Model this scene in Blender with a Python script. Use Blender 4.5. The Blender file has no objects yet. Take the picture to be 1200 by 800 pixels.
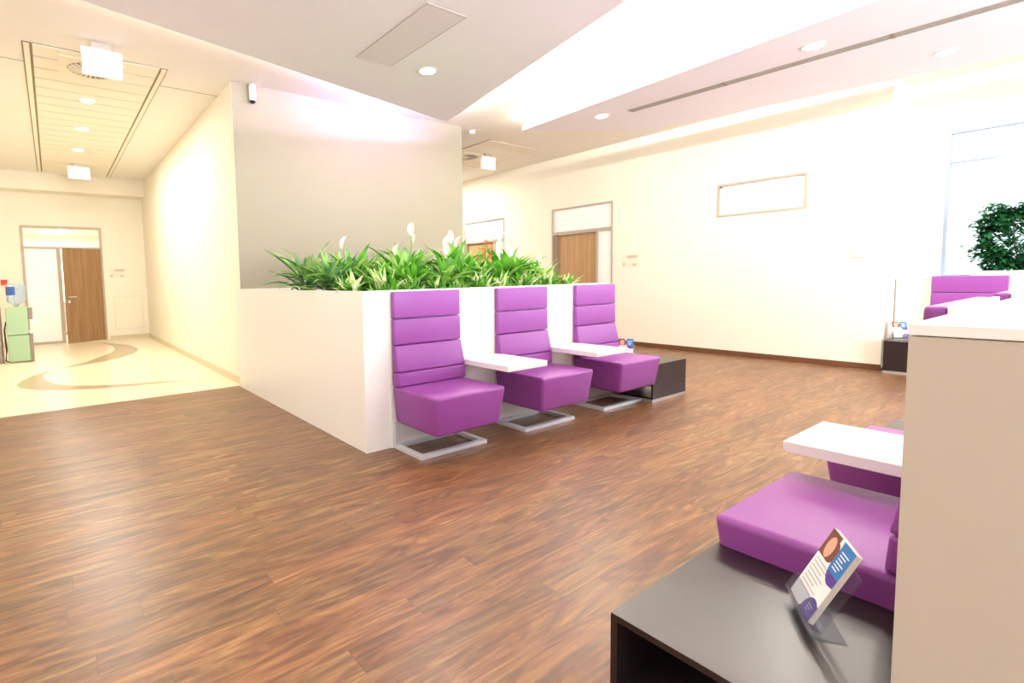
import bpy, bmesh, math, random
from mathutils import Vector, Matrix
random.seed(7)
scene = bpy.context.scene
C = scene.collection
R = math.radians

# ------------------------------------------------------------------ camera
F_PX = 603.043; YAW = 0.953158105; PITCH = -0.0752661208; ROLL = -0.0197927291
fw = Vector((math.cos(PITCH)*math.cos(YAW), math.cos(PITCH)*math.sin(YAW), math.sin(PITCH)))
rt = Vector((math.sin(YAW), -math.cos(YAW), 0)); up = rt.cross(fw)
r2 = rt*math.cos(ROLL) + up*math.sin(ROLL); u2 = up*math.cos(ROLL) - rt*math.sin(ROLL)
cd = bpy.data.cameras.new('camera'); cam = bpy.data.objects.new('camera', cd); C.objects.link(cam)
m = Matrix((r2, u2, -fw)).transposed().to_4x4(); m.translation = Vector((0, 0, 1.28)); cam.matrix_world = m
cd.sensor_width = 36; cd.lens = F_PX/1200*36
cd.shift_x = (600-490.951)/1200; cd.shift_y = (372.005-400)/1200
cd.clip_start = 0.02
scene.camera = cam

# ------------------------------------------------------------------ world, exposure
scene.view_settings.view_transform = 'Standard'; scene.view_settings.look = 'None'
scene.view_settings.gamma = 1; scene.view_settings.use_curve_mapping = False
EXPO = 0.74
scene.view_settings.exposure = EXPO
w = bpy.data.worlds.new('sky'); scene.world = w; w.use_nodes = True
wn = w.node_tree.nodes['Background']; wn.inputs[0].default_value = (0.86, 0.93, 1.0, 1); wn.inputs[1].default_value = 1.5
_nt = w.node_tree; _tc = _nt.nodes.new('ShaderNodeTexCoord'); _sp = _nt.nodes.new('ShaderNodeSeparateXYZ'); _cr = _nt.nodes.new('ShaderNodeValToRGB')
_mr = _nt.nodes.new('ShaderNodeMapRange'); _mr.inputs['From Min'].default_value = -1; _mr.inputs['From Max'].default_value = 1
_nt.links.new(_tc.outputs['Generated'], _sp.inputs[0]); _nt.links.new(_sp.outputs['Z'], _mr.inputs['Value']); _nt.links.new(_mr.outputs['Result'], _cr.inputs['Fac'])
_cr.color_ramp.elements[0].position = 0.46; _cr.color_ramp.elements[0].color = (0.50, 0.49, 0.47, 1)   # ground outside
_cr.color_ramp.elements[1].position = 0.50; _cr.color_ramp.elements[1].color = (0.86, 0.93, 1.0, 1)     # bright overcast sky
_nt.links.new(_cr.outputs['Color'], wn.inputs[0])

def lamp(name, kind, loc, power, color=(1, 1, 1), size=0.2, size_y=None, target=None, rot=None, spread=180, shape=None):
    l = bpy.data.lights.new(name, kind); l.energy = power; l.color = color
    if kind == 'AREA':
        l.shape = shape or ('RECTANGLE' if size_y else 'DISK'); l.size = size
        if size_y: l.size_y = size_y
        l.spread = R(spread)
    o = bpy.data.objects.new(name, l); C.objects.link(o); o.location = loc
    if target is not None:
        o.rotation_euler = (Vector(target)-Vector(loc)).to_track_quat('-Z', 'Y').to_euler()
    if rot: o.rotation_euler = rot
    return o
WARM = (1.0, 0.95, 0.84)
ZC = 3.66      # main ceiling
ZS = 3.45      # underside of the two lowered panels

# daylight that comes in through the window bay on the right, plus a fill lamp added behind the camera
lamp('window_daylight', 'AREA', (9.6, -1.9, 2.1), 130, (0.80, 0.90, 1.0), 6.0, 1.6, target=(6.2, -1.6, 0.0), spread=110)
lamp('rear_fill', 'AREA', (3.4, -5.9, 1.35), 680, (0.88, 0.93, 1.0), 7.0, 2.5, target=(2.2, 3, 3.6))  # added fill at the open rear end, aimed up to brighten the ceilings

# ------------------------------------------------------------------ materials
MATS = {}
def mat(name, col, rough=0.5, metal=0.0, spec=0.5, coat=0.0, trans=0.0, ior=1.45, emit=None, estr=0.0, bump=0.0, bscale=60.0, var=0.0, vscale=4.0, sub=0.0):
    if name in MATS: return MATS[name]
    mm = bpy.data.materials.new(name); mm.use_nodes = True; nt = mm.node_tree; b = nt.nodes['Principled BSDF']
    b.inputs['Base Color'].default_value = (*col, 1); b.inputs['Roughness'].default_value = rough
    b.inputs['Metallic'].default_value = metal; b.inputs['Specular IOR Level'].default_value = spec
    b.inputs['Coat Weight'].default_value = coat; b.inputs['Transmission Weight'].default_value = trans; b.inputs['IOR'].default_value = ior
    if emit: b.inputs['Emission Color'].default_value = (*emit, 1); b.inputs['Emission Strength'].default_value = estr
    tc = nt.nodes.new('ShaderNodeTexCoord')
    nz = nt.nodes.new('ShaderNodeTexNoise'); nz.inputs['Scale'].default_value = vscale; nz.inputs['Detail'].default_value = 4
    nt.links.new(tc.outputs['Object'], nz.inputs['Vector'])
    mx = nt.nodes.new('ShaderNodeMix'); mx.data_type = 'RGBA'
    v = max(var, 0.02)
    mx.inputs['A'].default_value = (*[c*(1-v) for c in col], 1); mx.inputs['B'].default_value = (*[min(1, c*(1+v)) for c in col], 1)
    nt.links.new(nz.outputs['Fac'], mx.inputs['Factor']); nt.links.new(mx.outputs['Result'], b.inputs['Base Color'])
    if bump:
        n2 = nt.nodes.new('ShaderNodeTexNoise'); n2.inputs['Scale'].default_value = bscale; n2.inputs['Detail'].default_value = 3
        nt.links.new(tc.outputs['Object'], n2.inputs['Vector'])
        bp = nt.nodes.new('ShaderNodeBump'); bp.inputs['Strength'].default_value = bump; bp.inputs['Distance'].default_value = 0.002
        nt.links.new(n2.outputs['Fac'], bp.inputs['Height']); nt.links.new(bp.outputs['Normal'], b.inputs['Normal'])
    MATS[name] = mm
    return mm
def lin(r, g, b): return tuple(((c/255)/12.92 if c/255 <= .04045 else ((c/255+.055)/1.055)**2.4) for c in (r, g, b))

M_wall = mat('warm_white_paint', lin(240, 232, 214), 0.85, bump=0.08, bscale=200)
M_beige = mat('beige_paint', lin(156, 150, 129), 0.85, bump=0.08, bscale=200)
M_ceil = mat('ceiling_paint', lin(238, 232, 222), 0.9)
M_soffit = mat('soffit_paint', lin(244, 238, 246), 0.9)
M_white = mat('white_laminate', lin(243, 240, 233), 0.32, spec=0.5)
M_part = mat('cream_laminate', lin(196, 185, 168), 0.4)
M_tile = mat('ceiling_tile', lin(240, 232, 214), 0.8)
M_gap = mat('shadow_gap', lin(150, 135, 110), 0.9)
M_purple = mat('purple_leather', lin(146, 72, 153), 0.40, spec=0.5, bump=0.25, bscale=320, var=0.05)
M_steel = mat('brushed_steel', lin(225, 228, 232), 0.4, metal=0.4)
M_alu = mat('aluminium', lin(185, 180, 172), 0.4, metal=0.6)
M_frame = mat('taupe_frame', lin(182, 168, 150), 0.5, metal=0.1)
M_bluef = mat('window_frame_grey', lin(150, 165, 185), 0.4, metal=0.2)
M_black = mat('dark_wenge', lin(34, 22, 22), 0.31, spec=0.6, var=0.2, vscale=30)
M_blackin = mat('dark_wenge_inside', lin(40, 28, 28), 0.6)
M_soil = mat('potting_soil', lin(60, 45, 32), 0.95, bump=1, bscale=40)
M_glass = mat('clear_glass', (1, 1, 1), 0.0, trans=1.0, ior=1.02, spec=0.3)
M_frost_glare = mat('frosted_glare_pane', lin(245, 246, 243), 0.3)  # white also stands in for blown-out light behind the right-wall glass
M_bluepane = mat('bluish_pane', lin(205, 222, 245), 0.2)
M_acryl = mat('clear_acrylic', (0.97, 0.98, 1.0), 0.02, trans=1.0, ior=1.12)
M_lens = mat('lamp_lens', (1, 1, 1), 0.5, emit=(1.0, 0.93, 0.8), estr=14)
M_lensw = mat('sign_lens', lin(250, 250, 250), 0.4, emit=(1.0, 0.97, 0.92), estr=0.15)
M_led = mat('led_strip', (1, 1, 1), 0.5, emit=(1.0, 0.95, 0.85), estr=6)
M_plastic = mat('white_plastic', lin(240, 240, 238), 0.4)
M_darkp = mat('dark_plastic', lin(35, 32, 32), 0.3)
M_brownbase = mat('brown_skirting', lin(104, 66, 42), 0.45, var=0.15, vscale=14)
M_creambase = mat('cream_skirting', lin(214, 200, 168), 0.5)
M_vinyl = mat('cream_vinyl', lin(238, 225, 196), 0.22, var=0.03, vscale=3)
M_inlay = mat('taupe_vinyl', lin(176, 158, 124), 0.25, var=0.05)
M_green = mat('mint_green_panel', lin(156, 184, 146), 0.4)
M_greyb = mat('warm_grey_panel', lin(140, 125, 112), 0.5)
M_bottle = mat('bottle_plastic', lin(205, 222, 238), 0.08, trans=0.75, ior=1.2)
M_label = mat('blue_label', lin(60, 90, 160), 0.4)
M_red = mat('red_plastic', lin(225, 60, 45), 0.4)
M_paper = mat('white_paper', lin(240, 236, 232), 0.6)
M_print = mat('grey_print', lin(165, 160, 165), 0.7)
M_violet = mat('violet_print', lin(92, 62, 150), 0.5)
M_blue = mat('blue_print', lin(50, 120, 185), 0.5)
M_skin = mat('skin_tone_print', lin(226, 170, 140), 0.5)
M_hair = mat('brown_print', lin(120, 75, 50), 0.5)

def see_through(mm, tint, k):
    nt = mm.node_tree; out = nt.nodes['Material Output']
    tr = nt.nodes.new('ShaderNodeBsdfTransparent'); tr.inputs[0].default_value = (*tint, 1)
    gl = nt.nodes.new('ShaderNodeBsdfGlossy'); gl.inputs['Roughness'].default_value = 0.03
    lw = nt.nodes.new('ShaderNodeLayerWeight'); lw.inputs['Blend'].default_value = 0.5
    pw = nt.nodes.new('ShaderNodeMath'); pw.operation = 'POWER'; pw.inputs[1].default_value = 4.0; nt.links.new(lw.outputs['Facing'], pw.inputs[0])
    ad = nt.nodes.new('ShaderNodeMath'); ad.operation = 'MULTIPLY_ADD'; ad.inputs[1].default_value = 0.7; ad.inputs[2].default_value = k; nt.links.new(pw.outputs[0], ad.inputs[0])
    ms = nt.nodes.new('ShaderNodeMixShader'); nt.links.new(ad.outputs[0], ms.inputs[0]); nt.links.new(tr.outputs[0], ms.inputs[1]); nt.links.new(gl.outputs[0], ms.inputs[2]); nt.links.new(ms.outputs[0], out.inputs['Surface'])
see_through(M_glass, (0.97, 0.98, 1.0), 0.03); see_through(M_acryl, (0.93, 0.95, 0.98), 0.07)
def wood_grain(name, c1, c2, axis='Z', rough=0.45, scale=1.0):
    mm = bpy.data.materials.new(name); mm.use_nodes = True; nt = mm.node_tree; b = nt.nodes['Principled BSDF']
    tc = nt.nodes.new('ShaderNodeTexCoord'); mp = nt.nodes.new('ShaderNodeMapping')
    s = {'X': (1.2, 30, 30), 'Y': (30, 1.2, 30), 'Z': (30, 30, 1.2)}[axis]
    mp.inputs['Scale'].default_value = [v*scale for v in s]
    nz = nt.nodes.new('ShaderNodeTexNoise'); nz.inputs['Scale'].default_value = 1; nz.inputs['Detail'].default_value = 6; nz.inputs['Distortion'].default_value = 0.4
    cr = nt.nodes.new('ShaderNodeValToRGB'); cr.color_ramp.elements[0].position = 0.3; cr.color_ramp.elements[1].position = 0.7
    cr.color_ramp.elements[0].color = (*c1, 1); cr.color_ramp.elements[1].color = (*c2, 1)
    L = nt.links.new
    L(tc.outputs['Object'], mp.inputs['Vector']); L(mp.outputs['Vector'], nz.inputs['Vector']); L(nz.outputs['Fac'], cr.inputs['Fac']); L(cr.outputs['Color'], b.inputs['Base Color'])
    b.inputs['Roughness'].default_value = rough
    return mm
M_door = wood_grain('walnut_door_veneer', lin(140, 106, 70), lin(168, 130, 90))
M_door2 = wood_grain('oak_door_veneer', lin(164, 128, 88), lin(186, 150, 108))

def floor_material():
    mm = bpy.data.materials.new('walnut_plank_floor'); mm.use_nodes = True; nt = mm.node_tree; b = nt.nodes['Principled BSDF']; L = nt.links.new
    N = nt.nodes.new
    tc = N('ShaderNodeTexCoord'); sep = N('ShaderNodeSeparateXYZ'); L(tc.outputs['Object'], sep.inputs[0])
    def mth(op, a, bb=None, c=None):
        n = N('ShaderNodeMath'); n.operation = op
        for i, v in enumerate((a, bb, c)):
            if v is None: continue
            if isinstance(v, (int, float)): n.inputs[i].default_value = v
            else: L(v, n.inputs[i])
        return n.outputs[0]
    PW, PL = 0.128, 1.22
    row = mth('FLOOR', mth('DIVIDE', sep.outputs['Y'], PW))
    wr = N('ShaderNodeTexWhiteNoise'); wr.noise_dimensions = '1D'; L(row, wr.inputs['W'])
    xs = mth('ADD', mth('DIVIDE', sep.outputs['X'], PL), wr.outputs['Value'])
    colm = mth('FLOOR', xs)
    pid = mth('ADD', mth('MULTIPLY', row, 17.3), mth('MULTIPLY', colm, 5.71))
    wp = N('ShaderNodeTexWhiteNoise'); wp.noise_dimensions = '1D'; L(pid, wp.inputs['W'])
    # grain: stretched along X, shifted per plank
    cmb = N('ShaderNodeCombineXYZ')
    L(mth('ADD', mth('MULTIPLY', sep.outputs['X'], 1.6), mth('MULTIPLY', wp.outputs['Value'], 37.0)), cmb.inputs['X'])
    L(mth('MULTIPLY', sep.outputs['Y'], 10.0), cmb.inputs['Y']); L(mth('MULTIPLY', wp.outputs['Value'], 91.0), cmb.inputs['Z'])
    g1 = N('ShaderNodeTexNoise'); g1.inputs['Scale'].default_value = 1.0; g1.inputs['Detail'].default_value = 5; g1.inputs['Distortion'].default_value = 2.6; g1.inputs['Roughness'].default_value = 0.62
    L(cmb.outputs[0], g1.inputs['Vector'])
    cm2 = N('ShaderNodeCombineXYZ')
    L(mth('MULTIPLY', sep.outputs['X'], 5.0), cm2.inputs['X']); L(mth('MULTIPLY', sep.outputs['Y'], 95.0), cm2.inputs['Y']); L(mth('MULTIPLY', wp.outputs['Value'], 50.0), cm2.inputs['Z'])
    g2 = N('ShaderNodeTexNoise'); g2.inputs['Scale'].default_value = 1.0; g2.inputs['Detail'].default_value = 3; L(cm2.outputs[0], g2.inputs['Vector'])
    fac = mth('ADD', mth('ADD', mth('MULTIPLY', g1.outputs['Fac'], 0.78), mth('MULTIPLY', g2.outputs['Fac'], 0.30)), mth('MULTIPLY', mth('SUBTRACT', wp.outputs['Value'], 0.5), 0.09))
    cr = N('ShaderNodeValToRGB'); e = cr.color_ramp.elements
    e[0].position = 0.30; e[0].color = (*lin(74, 52, 38), 1)
    e[1].position = 0.76; e[1].color = (*lin(168, 132, 88), 1)
    for p, c in ((0.44, (98, 68, 46)), (0.54, (118, 84, 55)), (0.64, (140, 104, 68))):
        x = e.new(p); x.color = (*lin(*c), 1)
    L(fac, cr.inputs['Fac'])
    # reddish and olive patches in the veneer
    hn = N('ShaderNodeTexNoise'); hn.inputs['Scale'].default_value = 0.55; hn.inputs['Detail'].default_value = 2; L(cmb.outputs[0], hn.inputs['Vector'])
    hm = N('ShaderNodeMix'); hm.data_type = 'RGBA'; hm.blend_type = 'MULTIPLY'; hm.inputs['Factor'].default_value = 1.0
    hr = N('ShaderNodeValToRGB'); hr.color_ramp.elements[0].position = 0.40; hr.color_ramp.elements[0].color = (0.98, 1.0, 0.92, 1)
    hr.color_ramp.elements[1].position = 0.60; hr.color_ramp.elements[1].color = (1.07, 0.91, 0.86, 1)
    L(hn.outputs['Fac'], hr.inputs['Fac']); L(cr.outputs['Color'], hm.inputs['A']); L(hr.outputs['Color'], hm.inputs['B'])
    # plank joints
    fy = mth('FRACT', mth('DIVIDE', sep.outputs['Y'], PW)); fx = mth('FRACT', xs)
    jy = mth('LESS_THAN', fy, 0.018); jx = mth('LESS_THAN', fx, 0.0022)
    j = mth('MAXIMUM', jy, jx)
    mx = N('ShaderNodeMix'); mx.data_type = 'RGBA'; L(mth('MULTIPLY', j, 0.45), mx.inputs['Factor']); L(hm.outputs['Result'], mx.inputs['A']); mx.inputs['B'].default_value = (*lin(60, 38, 28), 1)
    L(mx.outputs['Result'], b.inputs['Base Color'])
    b.inputs['Specular IOR Level'].default_value = 0.55
    rr = mth('ADD', mth('MULTIPLY', g2.outputs['Fac'], 0.14), 0.30); L(rr, b.inputs['Roughness'])
    bp = N('ShaderNodeBump'); bp.inputs['Strength'].default_value = 0.12; bp.inputs['Distance'].default_value = 0.001; L(g2.outputs['Fac'], bp.inputs['Height']); L(bp.outputs['Normal'], b.inputs['Normal'])
    return mm
M_floor = floor_material()

# ------------------------------------------------------------------ mesh helpers
def box(bm, x0, x1, y0, y1, z0, z1, bev=0, seg=2, M=None):
    vs = [bm.verts.new((x, y, z)) for z in (z0, z1) for y in (y0, y1) for x in (x0, x1)]
    fs = [bm.faces.new([vs[i] for i in f]) for f in ((0, 2, 3, 1), (4, 5, 7, 6), (0, 1, 5, 4), (2, 6, 7, 3), (0, 4, 6, 2), (1, 3, 7, 5))]
    if bev:
        es = list({e for f in fs for e in f.edges})
        r = bmesh.ops.bevel(bm, geom=es, offset=bev, segments=seg, profile=0.5, affect='EDGES')
        vs = list({v for f in r['faces'] for v in f.verts} | {v for v in vs if v.is_valid})
    if M is not None: bmesh.ops.transform(bm, matrix=M, verts=vs)
    return vs
def prism(bm, pts, z0, z1):
    """closed polygon pts (x,y) extruded between z0 and z1"""
    a = [bm.verts.new((x, y, z0)) for x, y in pts]; b = [bm.verts.new((x, y, z1)) for x, y in pts]
    bm.faces.new(list(reversed(a))); bm.faces.new(b); n = len(pts)
    for i in range(n): bm.faces.new((a[i], a[(i+1) % n], b[(i+1) % n], b[i]))
    return a+b
def cyl(bm, cx, cy, z0, z1, r, seg=24, r2=None):
    r2 = r if r2 is None else r2
    a = [bm.verts.new((cx+r*math.cos(t*2*math.pi/seg), cy+r*math.sin(t*2*math.pi/seg), z0)) for t in range(seg)]
    b = [bm.verts.new((cx+r2*math.cos(t*2*math.pi/seg), cy+r2*math.sin(t*2*math.pi/seg), z1)) for t in range(seg)]
    bm.faces.new(list(reversed(a))); bm.faces.new(b)
    for i in range(seg): bm.faces.new((a[i], a[(i+1) % seg], b[(i+1) % seg], b[i]))
    return a+b
def lathe(bm, prof, seg=24, cx=0, cy=0, cap=True):
    rings = []
    for r, z in prof:
        rings.append([bm.verts.new((cx+r*math.cos(t*2*math.pi/seg), cy+r*math.sin(t*2*math.pi/seg), z)) for t in range(seg)])
    for a, b in zip(rings, rings[1:]):
        for i in range(seg): bm.faces.new((a[i], a[(i+1) % seg], b[(i+1) % seg], b[i]))
    if cap: bm.faces.new(list(reversed(rings[0]))); bm.faces.new(rings[-1])
def tube(bm, pts, r, seg=8):
    rings = []
    pts = [Vector(p) for p in pts]
    for i, p in enumerate(pts):
        d = (pts[min(i+1, len(pts)-1)]-pts[max(i-1, 0)]).normalized()
        u = d.cross(Vector((0, 0, 1)))
        if u.length < 1e-3: u = d.cross(Vector((0, 1, 0)))
        u.normalize(); v = d.cross(u)
        rings.append([bm.verts.new(p+u*r*math.cos(t*2*math.pi/seg)+v*r*math.sin(t*2*math.pi/seg)) for t in range(seg)])
    for a, b in zip(rings, rings[1:]):
        for i in range(seg): bm.faces.new((a[i], a[(i+1) % seg], b[(i+1) % seg], b[i]))
    bm.faces.new(list(reversed(rings[0]))); bm.faces.new(rings[-1])
def obj(name, bm, material, parent=None, smooth=False, mats=None):
    bmesh.ops.recalc_face_normals(bm, faces=bm.faces)
    me = bpy.data.meshes.new(name); bm.to_mesh(me); bm.free()
    for x in ([material] if mats is None else mats): me.materials.append(x)
    if smooth:
        for p in me.polygons: p.use_smooth = True
        me.set_sharp_from_angle(angle=R(40)) if hasattr(me, 'set_sharp_from_angle') else None
    o = bpy.data.objects.new(name, me); C.objects.link(o)
    if parent: o.parent = parent
    return o
def B(*boxes, bev=0, seg=2):
    bm = bmesh.new()
    for b in boxes: box(bm, *b, bev=bev, seg=seg)
    return bm
def struct(name, bm, material, parent=None, **k):
    o = obj(name, bm, material, parent, **k)
    if not parent: o['kind'] = 'structure'
    return o
def thing(name, label, cat, loc=(0, 0, 0), rz=0, group=None):
    o = bpy.data.objects.new(name, None); C.objects.link(o); o.empty_display_size = 0.1
    o.location = loc; o.rotation_euler = (0, 0, rz); o['label'] = label; o['category'] = cat
    if group: o['group'] = group
    return o
def tag(o, label, cat, group=None):
    o['label'] = label; o['category'] = cat
    if group: o['group'] = group
    return o
def dup(root, loc, rz=None, label=None, group=None):
    def cp(o, par):
        c = o.copy(); C.objects.link(c)
        if par: c.parent = par
        for ch in list(o.children): cp(ch, c)
        return c
    r = cp(root, None); r.location = loc
    if rz is not None: r.rotation_euler = (0, 0, rz)
    if label: r['label'] = label
    if group: r['group'] = group
    return r

# ------------------------------------------------------------------ the room
XW = 8.52      # right-hand wall
YB = 6.39      # beige wall block
YE = 14.0      # corridor end wall
XK = 1.876     # corridor side wall
# wood floor (room) and vinyl (corridor)
struct('floor', B((-4.2, 11, -6, YB+0.06, -0.05, 0), (5.44, 11, YB+0.06, 16, -0.05, 0)), M_floor)
struct('floor', B((-4.2, 5.44, YB+0.06, 17.5, -0.05, 0.0)), M_vinyl)
fl = bpy.data.objects['floor.001']
lo = [(1.45, 7.3), (1.07, 7.32), (0.7, 7.36), (0.37, 7.46), (0.05, 7.64), (-0.21, 7.86), (-0.39, 8.14), (-0.45, 8.46), (-0.41, 8.79), (-0.31, 9.15), (-0.16, 9.42), (-0.03, 9.62), (-0.12, 9.40), (-0.17, 9.20), (-0.18, 8.95), (-0.14, 8.56), (-0.04, 8.19), (0.12, 7.93), (0.39, 7.7), (0.73, 7.53), (1.08, 7.41)]
hi = [(-0.03, 9.62), (0.38, 10.16), (0.63, 10.76), (0.84, 11.25), (0.95, 11.75), (0.97, 12.44), (0.9, 13.0), (0.8, 13.3), (1.02, 12.99), (1.25, 12.51), (1.33, 11.82), (1.31, 11.4), (1.18, 10.85), (0.89, 10.32), (0.62, 10.04), (0.37, 9.89)]
for P in (lo, hi):
    bm = bmesh.new(); prism(bm, P, -0.004, 0.0015); obj('inlay', bm, M_inlay, fl)

def wall_with_holes_x(name, x0, x1, y0, y1, z1, holes, material):
    """wall plane at constant x, holes = [(ya, yb, za, zb)] sorted by y"""
    bxs = []; y = y0
    for ya, yb, za, zb in holes:
        bxs.append((x0, x1, y, ya, 0, z1))
        if za > 0: bxs.append((x0, x1, ya, yb, 0, za))
        bxs.append((x0, x1, ya, yb, zb, z1)); y = yb
    bxs.append((x0, x1, y, y1, 0, z1))
    return struct(name, B(*bxs), material)
D1 = (5.741, 7.164, 0, 2.645); D2 = (8.546, 9.969, 0, 2.645); W1 = (2.734, 3.91, 2.137, 2.636)
wall_with_holes_x('wall_right', XW, XW+0.12, 1.884, 16, 3.75, [W1, D1, D2], M_wall)
# bay with the big window
XB = 9.0; XG = 9.35
struct('wall_right', B((XW+0.12, XG+0.2, 1.884, 2.0, 0, 3.75)), M_wall)
struct('wall_bay', B((XB, XG, -5, 1.884, 0, 1.15)), M_wall)
struct('wall_bay', B((XG, XG+0.2, -5, 1.884, 0, 1.15)), M_wall)
struct('wall_bay', B((XG, XG+0.2, 1.52, 1.884, 1.15, 3.75)), M_wall)
struct('wall_bay', B((XG, XG+0.2, -5, 1.52, 3.03, 3.75)), M_wall)
struct('trim_1', B((XB-0.015, XG, -5, 1.884, 1.15, 1.172), bev=0.003), M_white)
struct('trim_2', B((XB-0.012, XB-0.001, 1.872, 1.884, 0, 1.15)), M_greyb)
# corridor walls and the beige block
struct('wall_middle', B((XK, 5.444, YB, YB+0.15, 0, 3.75), (5.294, 5.444, YB+0.15, 15, 0, 3.75)), M_beige)
struct('wall_corridor', B((XK-0.004, XK+0.1, YB+0.004, YE+0.1, 0, 3.75)), M_wall)
struct('wall_left', B((-1.7, -1.55, YB, YE+0.1, 0, 3.75), (-4.2, -4.05, -5, YB, 0, 3.75), (-4.2, -1.55, YB, YB+0.12, 0, 3.75)), M_wall)
dx0, dx1, dz = -0.49, 1.0, 2.59
struct('wall_back', B((-1.7, dx0, YE, YE+0.12, 0, 3.75), (dx1, XK, YE, YE+0.12, 0, 3.75), (dx0, dx1, YE, YE+0.12, dz, 3.75), (-1.55, XK-0.004, 13.55, YE, 3.30, 3.75)), M_wall)
# room beyond the open door
struct('wall_back', B((-1.7, 2.4, 16.9, 17.0, 0, 3.0), (-1.7, -1.6, YE+0.12, 16.9, 0, 3.0), (2.3, 2.4, YE+0.12, 16.9, 0, 3.0)), M_wall)
# ceiling
struct('ceiling', B((-4.2, 11, -6, 17, ZC, ZC+0.1)), M_ceil)
struct('ceiling', B((-1.6, 2.3, YE+0.12, 16.9, 2.62, 2.67)), M_ceil)
def panel(name, pts, t):
    bm = bmesh.new(); prism(bm, pts, ZS, ZS+t)
    return struct(name, bm, M_soffit)
PA = [(4.618, 5.749), (1.75, 5.113), (-0.437, 4.66), (-4.0, 3.86), (-4.0, -4.8), (2.2, -4.8), (2.25, -0.3)]
# A right edge: from tip (4.618,5.749) through (3.851,2.484)
kx = (4.618-3.851)/(5.749-2.484)
PA[-2] = (4.618-kx*(5.749+4.8), -4.8); PA[-1] = (4.618-kx*(5.749+0.3), -0.3)
panel('ceiling', PA, 0.06)
kb = (5.849-5.577)/(5.481-1.351)
kr = (8.203-7.511)/(4.465-0.819)
PB = [(5.849, 5.481), (5.849-kb*(5.481+4.8), -4.8), (8.203+kr*(0.819+4.8), -4.8), (7.511, 4.465)]
panel('ceiling', PB, 0.07)
# seam between room and corridor ceiling
struct('trim_3', B((-1.5, XK, 6.985, 6.995, ZC-0.003, ZC)), M_gap)
# skirting
struct('baseboard_right', B((XW-0.014, XW, 7.19, 8.52, 0, 0.075), (XW-0.014, XW, 1.884, 5.715, 0, 0.075), (XW-0.014, XW, 10.0, 15, 0, 0.075)), M_brownbase)
struct('baseboard_corridor', B((XK-0.02, XK-0.004, YB+0.08, YE, 0, 0.09)), M_creambase)
struct('baseboard_back', B((dx1+0.05, XK-0.02, YE-0.015, YE, 0, 0.09), (-1.55, dx0-0.05, YE-0.015, YE, 0, 0.09)), M_creambase)
struct('trim_4', B((XK-0.03, XK-0.004, YB+0.004, YB+0.075, 0, 0.10)), M_brownbase)

# --- doors on the right wall
def door_right(n, y0, y1, z1, zt, pane):
    fr = 0.028
    t = bpy.data.objects.new('door_%d' % n, None); C.objects.link(t); t.location = (XW, (y0+y1)/2, 0); t['kind'] = 'structure'
    a, b = y0-t.location.y, y1-t.location.y
    d = -0.012; e = 0.05
    ym = a+0.335
    obj('frame', B((d, e, a, a+fr, 0, z1), (d, e, b-fr, b, 0, z1), (d, e, a+fr, b-fr, z1-fr, z1), (d, e, a+fr, b-fr, zt-0.02, zt+0.035), (d, e, ym-0.02, ym+0.025, 0, zt-0.02)), M_frame, t)
    obj('transom_pane', B((0.02, 0.026, a+fr, b-fr, zt+0.035, z1-fr)), pane, t)
    obj('side_pane', B((0.02, 0.026, a+fr, ym-0.02, 0.0, zt-0.02)), M_frost_glare, t)
    obj('jamb', B((0.0, 0.10, b-fr-0.09, b-fr, 0, zt-0.02), bev=0.004), M_greyb, t)
    lf = obj('leaf', B((0.045, 0.085, ym+0.025, b-fr-0.09, 0.005, zt-0.022)), M_door2, t)
    bm = bmesh.new(); tube(bm, [(0.045, ym+0.09, 1.02), (-0.005, ym+0.09, 1.02), (-0.012, ym+0.11, 1.02), (-0.012, ym+0.2, 1.02)], 0.009)
    obj('handle', bm, M_steel, lf, smooth=True)
    return t
door_right(1, 5.741, 7.164, 2.645, 2.14, M_frost_glare)
door_right(2, 8.546, 9.969, 2.645, 2.14, M_bluepane)

# --- high-level window on the right wall
t = bpy.data.objects.new('window_1', None); C.objects.link(t); t.location = (XW, 0, 0); t['kind'] = 'structure'
y0, y1, z0, z1 = W1; f = 0.03
obj('window_frame', B((-0.01, 0.06, y0, y0+f, z0, z1), (-0.01, 0.06, y1-f, y1, z0, z1), (-0.01, 0.06, y0+f, y1-f, z0, z0+f), (-0.01, 0.06, y0+f, y1-f, z1-f, z1)), M_frame, t)
obj('pane', B((0.03, 0.036, y0+f, y1-f, z0+f, z1-f)), M_frost_glare, t)
obj('catch', B((-0.014, -0.008, y1-0.075, y1-0.04, z1-0.055, z1-0.035)), M_darkp, t)

# --- big window in the bay
t = bpy.data.objects.new('window_2', None); C.objects.link(t); t.location = (XG, 0, 0); t['kind'] = 'structure'
f = 0.035
bxs = [(-0.02, 0.06, 1.52-f, 1.52, 1.172, 3.03), (-0.02, 0.06, -5, 1.52-f, 2.96, 3.03), (-0.02, 0.06, -5, 1.52-f, 2.60, 2.625), (-0.02, 0.06, -5, 1.52-f, 1.172, 1.20)]
for k in range(4): bxs.append((-0.02, 0.06, 0.05-1.45*k, 0.09-1.45*k, 1.20, 2.96))
obj('window_frame', B(*bxs), M_bluef, t)
obj('pane', B((0.02, 0.026, -5, 1.52-f, 1.20, 2.96)), M_glass, t)

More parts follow.
